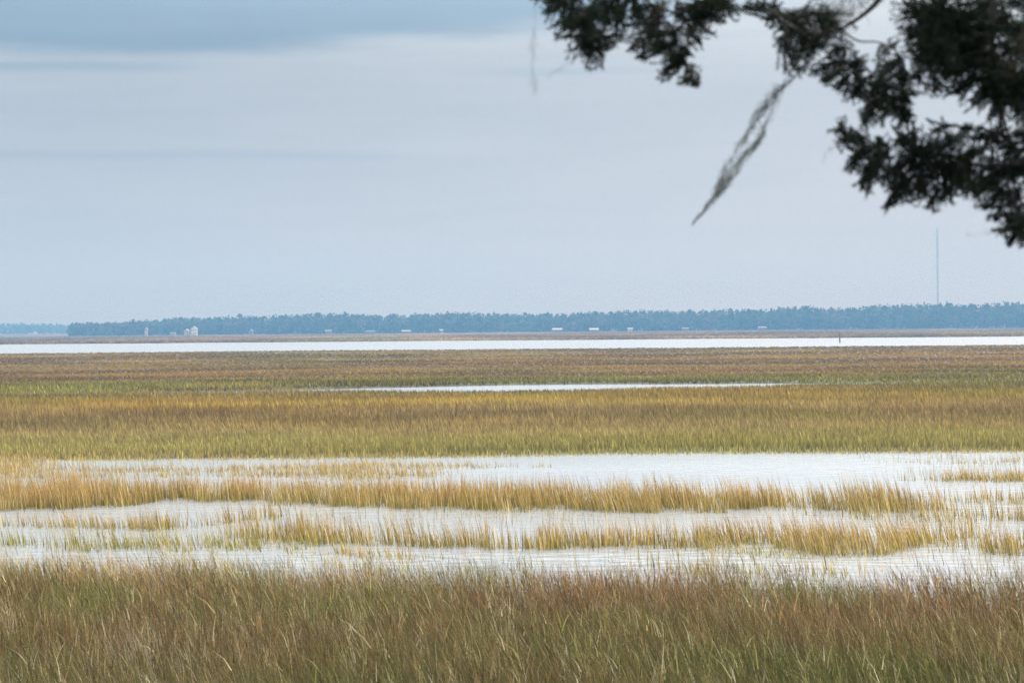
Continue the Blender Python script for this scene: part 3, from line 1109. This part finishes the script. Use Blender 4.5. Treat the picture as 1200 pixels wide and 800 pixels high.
tot += spray_group([Vector((TREE_X - .3, TREE_Y, gzt + 3.3)), P(1300, -260, 8.6), P(1060, -150, 8.2), P(860, -80, 8.0), P(760, -25, 8.0), P(690, -5, 8.0)], (.07, .01),
                   [cl(a_, b_, c_ * 1.05, d_ * 1.25) for a_, b_, c_, d_ in left], 21,
                   [([P(700, 0, 8.0), P(688, 30, 8.0), P(690, 60, 8.0)], .006, .002), ([P(800, -40, 8.0), P(792, 10, 8.0), P(790, 50, 8.0), P(806, 84, 8.0)], .007, .002)])
tot += spray_group([Vector((TREE_X - .3, TREE_Y, gzt + 2.9)), P(1320, -170, 8.4), P(1150, -110, 8.2), P(1050, -30, 8.0), P(1026, 5, 8.0), P(985, 34, 8.0), P(940, 40, 8.0), P(900, 12, 7.9)], (.06, .004),
                   [cl(a_, b_, c_ * 1.1, d_ * 1.35) for a_, b_, c_, d_ in mid], 22,
                   [([P(985, 34, 8.0), P(1005, 48, 8.0), P(1030, 50, 8.0), P(1052, 62, 8.0), P(1060, 80, 8.0)], .005, .003),
                    ([P(985, 34, 8.0), P(990, 70, 8.0), P(1010, 100, 8.0), P(1045, 125, 8.0)], .005, .002)])
tot += spray_group([Vector((TREE_X - .25, TREE_Y, gzt + 2.5)), P(1330, -110, 8.3), P(1230, -60, 8.1), P(1170, -30, 8.0), P(1163, 20, 8.0), P(1164, 70, 8.0), P(1170, 110, 8.0)], (.06, .011),
                   [cl(a_, b_, c_ * 1.1, d_ * 1.55) for a_, b_, c_, d_ in right], 23,
                   [([P(1163, 0, 8.0), P(1120, 10, 8.0), P(1095, 40, 8.0), P(1090, 80, 8.0)], .01, .003)])
tot += spray_group([P(1170, 106, 8.0), P(1173, 135, 8.0), P(1168, 155, 8.0), P(1150, 178, 8.0), P(1120, 190, 8.0), P(1080, 190, 8.0), P(1030, 180, 8.0), P(992, 160, 8.0)], (.011, .002),
                   [cl(a_, b_, c_ * 1.05, d_ * 1.35) for a_, b_, c_, d_ in low], 24,
                   [([P(1173, 130, 8.0), P(1184, 170, 8.0), P(1182, 210, 8.0), P(1196, 265, 8.0)], .008, .002),
                    ([P(1170, 110, 8.0), P(1160, 140, 8.0), P(1140, 150, 8.0)], .005, .002)])
# the rest of the crown, beyond the frame
outc = []
for k in range(46):
    a = Drng.uniform(0, 2 * math.pi); zz = Drng.uniform(2.6, 7.6); rr = (2.6 - (zz - 2.6) * .42) * Drng.uniform(.3, 1)
    c = Vector((TREE_X + rr * math.cos(a), TREE_Y + rr * math.sin(a), gzt + zz))
    # keep to the part of the crown that lies outside the picture
    if c.x > 0.275 * c.y + .35 or c.z > 5 + .185 * c.y:
        outc.append((c, Drng.uniform(.10, .16), .45))
tot += spray_group([Vector((TREE_X - .3, TREE_Y, gzt + 2.2)), Vector((TREE_X + .3, TREE_Y + .3, gzt + 4)), Vector((TREE_X - .1, TREE_Y, gzt + 7.2))], (.07, .01), outc, 25)
print('leaves', tot)


# ------------------------------------------------------------------ spanish moss
def moss_obj(label, strands, mat):
    m = MB()
    for pts, r in strands:
        m.tube(pts, r, 3, cap=False)
    return m.build('spanish_moss', mat, None, label=label, category='moss')


def moss_rope(path, widths, n, seed, rr=.0011, curl=1.0):
    """many curling strands following a path; path in metres, widths along it"""
    r = random.Random(seed)
    sp = smooth_path(path, 40)
    out = []
    kn = [r.uniform(0, .9) for _ in range(9)]
    for k in range(n):
        a = min(.92, max(0, r.choice(kn) + r.gauss(0, .07))); L = r.uniform(.06, .24)
        b = min(1.0, a + L)
        i0 = int(a * 40); i1 = max(i0 + 2, int(b * 40))
        ph = r.uniform(0, 6.28); fr = r.uniform(.3, 1.1); off = Vector((r.gauss(0, .5), r.gauss(0, .5), r.gauss(0, .5)))
        pts = []
        for i in range(i0, min(i1, 40) + 1):
            t = i / 40
            w = float(np.interp(t, np.linspace(0, 1, len(widths)), widths))
            wob = Vector((math.sin(ph + i * fr), math.cos(ph * 2 + i * fr * .8), math.sin(ph * 3 + i * fr * 1.1)))
            pts.append(sp[i] + (off * .8 + wob * .45 * curl) * w * 1.15)
        if len(pts) > 2:
            out.append((pts, rr * r.uniform(.6, 1.2)))
    out.append((sp[::2], rr * .8))
    return out


Q = PX
st = moss_rope([P(950, 62, 7.9), P(937, 84, 7.9), P(918, 101, 7.9), P(900, 120, 7.9), P(888, 134, 7.9)], [5 * Q, 4 * Q, 4 * Q, 6 * Q, 6 * Q], 62, 3, .0012, 1.7)
st += moss_rope([P(912, 108, 7.9), P(889, 134, 7.9), P(873, 160, 7.9), P(859, 182, 7.9), P(846, 208, 7.9), P(836, 230, 7.9)], [3 * Q, 4 * Q, 3.4 * Q, 3.2 * Q, 2.6 * Q, 2.4 * Q], 56, 4, .0012, 1.8)
st += moss_rope([P(915, 106, 7.9), P(897, 146, 7.9), P(888, 166, 7.9), P(868, 190, 7.9), P(854, 212, 7.9), P(838, 232, 7.9), P(824, 248, 7.9), P(811, 264, 7.9)], [3 * Q, 3.6 * Q, 4 * Q, 4 * Q, 3.4 * Q, 2.6 * Q, 1.8 * Q, 1 * Q], 84, 14, .0012, 1.8)
st += moss_rope([P(900, 120, 7.9), P(880, 156, 7.9), P(860, 190, 7.9), P(846, 218, 7.9)], [5 * Q, 6.5 * Q, 6 * Q, 4 * Q], 34, 15, .0008, 2.0)
moss_obj('long grey moss streamer blown sideways from the branch against the sky', st, M_MOSS)
st = moss_rope([P(992, -10, 7.85), P(978, 15, 7.85), P(962, 36, 7.85), P(952, 62, 7.85)], [16 * Q, 14 * Q, 13 * Q, 5 * Q], 150, 5, .0012, 1.3)
st += moss_rope([P(1040, -12, 7.9), P(1000, 12, 7.9), P(966, 34, 7.9)], [12 * Q, 13 * Q, 9 * Q], 50, 6, .001, 1.5)
moss_obj('brown moss tangle caught on the branch above the long streamer', st, M_MOSSB)
st = moss_rope([P(850, -14, 7.9), P(826, 18, 7.9), P(800, 46, 7.9), P(786, 66, 7.9)], [10 * Q, 11 * Q, 9 * Q, 5 * Q], 110, 7, .0012, 1.2)
moss_obj('brown moss hanging among the twigs of the upper middle branch', st, M_MOSSB)
st = moss_rope([P(790, -14, 7.9), P(768, 20, 7.9), P(750, 44, 7.9), P(738, 60, 7.9)], [9 * Q, 9 * Q, 8 * Q, 4 * Q], 60, 8, .0011, 1.2)
moss_obj('thin grey brown moss between the two dark leafy clumps', st, M_MOSSB)
st = moss_rope([P(628, -10, 7.6), P(626, 40, 7.6), P(624, 75, 7.6), P(628, 112, 7.6)], [3 * Q, 4 * Q, 6 * Q, 3 * Q], 11, 9, .0008, 1.2)
moss_obj('faint wisp of moss at the left tip of the branch', st, M_MOSS)
st = moss_rope([P(690, 60, 7.6), P(665, 74, 7.6), P(640, 92, 7.6)], [2 * Q, 5 * Q, 3 * Q], 9, 10, .0007, 1.2)
moss_obj('faint moss threads below the darkest clump at the left end of the branch', st, M_MOSS)
st = moss_rope([P(984, 168, 7.9), P(968, 178, 7.9), P(964, 190, 7.9)], [2 * Q, 5 * Q, 2 * Q], 7, 12, .0008, 1.2)
moss_obj('wispy moss threads at the left tip of the lowest branch', st, M_MOSS)
st = moss_rope([P(1190, 262, 7.9), P(1160, 272, 7.9), P(1133, 276, 7.9)], [3 * Q, 4 * Q, 3 * Q], 14, 14, .0009, 1.2)
moss_obj('small moss wisp under the lowest twigs near the radio mast', st, M_MOSS)
# dry moss in the thick of the right branch
st = moss_rope([P(1205, 40, 7.7), P(1190, 70, 7.7), P(1178, 95, 7.7)], [12 * Q, 14 * Q, 8 * Q], 90, 15, .0012, 1.2)
moss_obj('brown moss in the thick foliage at the right edge', st, M_MOSSB)

# ------------------------------------------------------------------ haze
hz = MB(); hz.box(-5600, 5600, -3100, 5600, -4.0, 175.0)
mh, nt = newmat('humid_air')
out = N(nt, 'ShaderNodeOutputMaterial')
pv = N(nt, 'ShaderNodeVolumePrincipled')
pv.inputs['Color'].default_value = (.145, .34, .60, 1)
pv.inputs['Absorption Color'].default_value = (.62, .32, .01, 1)
pv.inputs['Density'].default_value = 4.4e-4
pv.inputs['Anisotropy'].default_value = 0.0
nt.links.new(pv.outputs[0], out.inputs['Volume'])
hz.build('haze', mh, None, kind='stuff', label='blue haze hanging over the marsh and the far shore')

# ------------------------------------------------------------------ sky
SUN_EL, SUN_AZ = rad(38), rad(28)    # azimuth from +Y towards +X
w = bpy.data.worlds.new('World')
sc.world = w
w.use_nodes = True
nt = w.node_tree
nt.nodes.clear()
wo = N(nt, 'ShaderNodeOutputWorld')
sky = N(nt, 'ShaderNodeTexSky', sky_type='NISHITA')
sky.sun_disc = False
sky.sun_elevation = SUN_EL
sky.sun_rotation = SUN_AZ
sky.air_density = 1.0
sky.dust_density = 2.0
bg1 = N(nt, 'ShaderNodeBackground')
bg1.inputs['Strength'].default_value = 0.08
nt.links.new(sky.outputs[0], bg1.inputs['Color'])
tc = N(nt, 'ShaderNodeTexCoord')
sep = N(nt, 'ShaderNodeSeparateXYZ')
nt.links.new(tc.outputs['Generated'], sep.inputs[0])


def M_(op, a, b=None, c=None, clamp=False):
    n = N(nt, 'ShaderNodeMath', operation=op)
    n.use_clamp = clamp
    for i, v in enumerate((a, b, c)):
        if v is None:
            continue
        if isinstance(v, (int, float)):
            n.inputs[i].default_value = v
        else:
            nt.links.new(v, n.inputs[i])
    return n.outputs[0]


def SS(x, a, b, to0=0.0, to1=1.0):
    n = N(nt, 'ShaderNodeMapRange', interpolation_type='SMOOTHSTEP')
    nt.links.new(x, n.inputs['Value'])
    n.inputs['From Min'].default_value = a; n.inputs['From Max'].default_value = b
    n.inputs['To Min'].default_value = to0; n.inputs['To Max'].default_value = to1
    return n.outputs[0]


el = M_('ARCSINE', sep.outputs['Z'])
az = M_('ARCTAN2', sep.outputs['X'], sep.outputs['Y'])


def NZ(sa, se, detail=4.0, off=0.0):
    cb_ = N(nt, 'ShaderNodeCombineXYZ')
    nt.links.new(M_('MULTIPLY', az, sa), cb_.inputs[0])
    nt.links.new(M_('MULTIPLY', el, se), cb_.inputs[1])
    cb_.inputs[2].default_value = off
    n = N(nt, 'ShaderNodeTexNoise')
    n.inputs['Scale'].default_value = 1.0
    n.inputs['Detail'].default_value = detail
    n.inputs['Roughness'].default_value = .5
    nt.links.new(cb_.outputs[0], n.inputs['Vector'])
    return n.outputs['Fac']


def MIXC(f, a, b):
    n = N(nt, 'ShaderNodeMix', data_type='RGBA')
    if isinstance(f, (int, float)):
        n.inputs['Factor'].default_value = f
    else:
        nt.links.new(f, n.inputs['Factor'])
    for s, v in ((6, a), (7, b)):
        if isinstance(v, (tuple, list, np.ndarray)):
            n.inputs[s].default_value = (float(v[0]), float(v[1]), float(v[2]), 1)
        else:
            nt.links.new(v, n.inputs[s])
    return n.outputs[2]


def MUL(a, s):
    n = N(nt, 'ShaderNodeVectorMath', operation='SCALE')
    nt.links.new(a, n.inputs[0]) if not isinstance(a, tuple) else None
    nt.links.new(s, n.inputs['Scale'])
    return n.outputs[0]


lowc = lin(206, 211, 215) * .90; midc = lin(194, 202, 209) * .86; topc = lin(138, 160, 178) * .8
n_soft = NZ(6, 40, 4, 1.0)
n_fine = NZ(14, 160, 4, 7.0)
c = MIXC(SS(el, .0, .14), tuple(lowc), tuple(midc))
# darker blue sheet of cloud with a soft edge that climbs to the right
edge = M_('ADD', M_('MULTIPLY', az, .055), .1475)
edge = M_('ADD', edge, M_('MULTIPLY', M_('SUBTRACT', n_soft, .5), .022))
over = M_('SUBTRACT', el, edge)
sheet = SS(over, -.004, .006)
sheet = M_('MULTIPLY', sheet, SS(az, .02, .16, 1.0, .25))
sheet = M_('MULTIPLY', sheet, SS(el, .20, .34, 1.0, .0))
c = MIXC(M_('MULTIPLY', sheet, 1.0), c, tuple(topc))


def streak(e0, wd, a0, a1, amt, slope=0.0):
    global c
    line = M_('ADD', M_('MULTIPLY', az, slope), e0)
    line = M_('ADD', line, M_('MULTIPLY', M_('SUBTRACT', NZ(9, 3, 3, e0 * 50), .5), .006))
    d = M_('ABSOLUTE', M_('SUBTRACT', el, line))
    m = SS(d, 0.0, wd, 1.0, 0.0)
    m = M_('MULTIPLY', m, SS(az, a0, a0 + .06, 0.0, 1.0))
    m = M_('MULTIPLY', m, SS(az, a1 - .08, a1, 1.0, 0.0))
    m = M_('MULTIPLY', m, amt)
    c = MIXC(m, c, tuple(lin(152, 174, 190) * .8))


streak(.156, .006, -.8, -.05, .2, .03)
streak(.1365, .0022, -.8, -.14, .4, .03)
streak(.108, .0022, -.8, -.24, .25, .0)
streak(.0868, .0035, -.8, -.02, .36)
streak(.080, .002, -.23, -.13, .22)
streak(.1325, .004, -.8, -.12, .65, .02)
streak(.1420, .003, -.2, -.1, .25, .05)
streak(.1385, .0025, -.09, 0.0, .25, .04)
streak(.1275, .003, -.04, .12, .30, .02)
streak(.1450, .003, .02, .16, .22, .0)
# gentle mottling
mott = M_('ADD', M_('MULTIPLY', M_('SUBTRACT', n_soft, .5), .20), M_('MULTIPLY', M_('SUBTRACT', n_fine, .5), .13))
# the cloud thins and glows higher up, and towards the veiled sun
gl = SS(el, .110, .33, 1.0, 4.6)
c = MIXC(SS(el, .16, .45), c, (.58, .60, .615))
gs = SS(az, -.30, .25, -.16, .06)
bri = M_('MULTIPLY', gl, M_('ADD', M_('ADD', gs, 1.0), mott))
c = MUL(c, bri)
below = SS(el, -.05, -.002, .35, 1.0)
c = MUL(c, below)
bg2 = N(nt, 'ShaderNodeBackground')
bg2.inputs['Strength'].default_value = 1.0
nt.links.new(c, bg2.inputs['Color'])
ms = N(nt, 'ShaderNodeMixShader')
ms.inputs[0].default_value = 0.9
nt.links.new(bg1.outputs[0], ms.inputs[1])
nt.links.new(bg2.outputs[0], ms.inputs[2])
nt.links.new(ms.outputs[0], wo.inputs['Surface'])
w.cycles.sampling_method = 'MANUAL'
w.cycles.sample_map_resolution = 1024

sd = bpy.data.lights.new('sun', 'SUN')
sd.energy = 1.5
sd.angle = rad(14)
sd.color = (1.0, .965, .91)
so = bpy.data.objects.new('sun', sd)
COL.objects.link(so)
dvec = Vector((math.sin(SUN_AZ) * math.cos(SUN_EL), math.cos(SUN_AZ) * math.cos(SUN_EL), math.sin(SUN_EL)))
so.rotation_euler = dvec.to_track_quat('Z', 'Y').to_euler()

# ------------------------------------------------------------------ render settings
sc.view_settings.view_transform = 'Standard'
sc.view_settings.look = 'None'
sc.view_settings.gamma = 1.0
sc.view_settings.exposure = 0.12
sc.view_settings.use_curve_mapping = False
sc.render.engine = 'CYCLES'
cy = sc.cycles
cy.max_bounces = 8
cy.diffuse_bounces = 3
cy.glossy_bounces = 3
cy.transmission_bounces = 3
cy.transparent_max_bounces = 8
cy.volume_bounces = 1
cy.use_denoising = True
cy.denoiser = 'OPENIMAGEDENOISE'
cy.denoising_prefilter = 'FAST'
cy.denoising_input_passes = 'RGB_ALBEDO_NORMAL'
cy.sample_clamp_indirect = 6.0
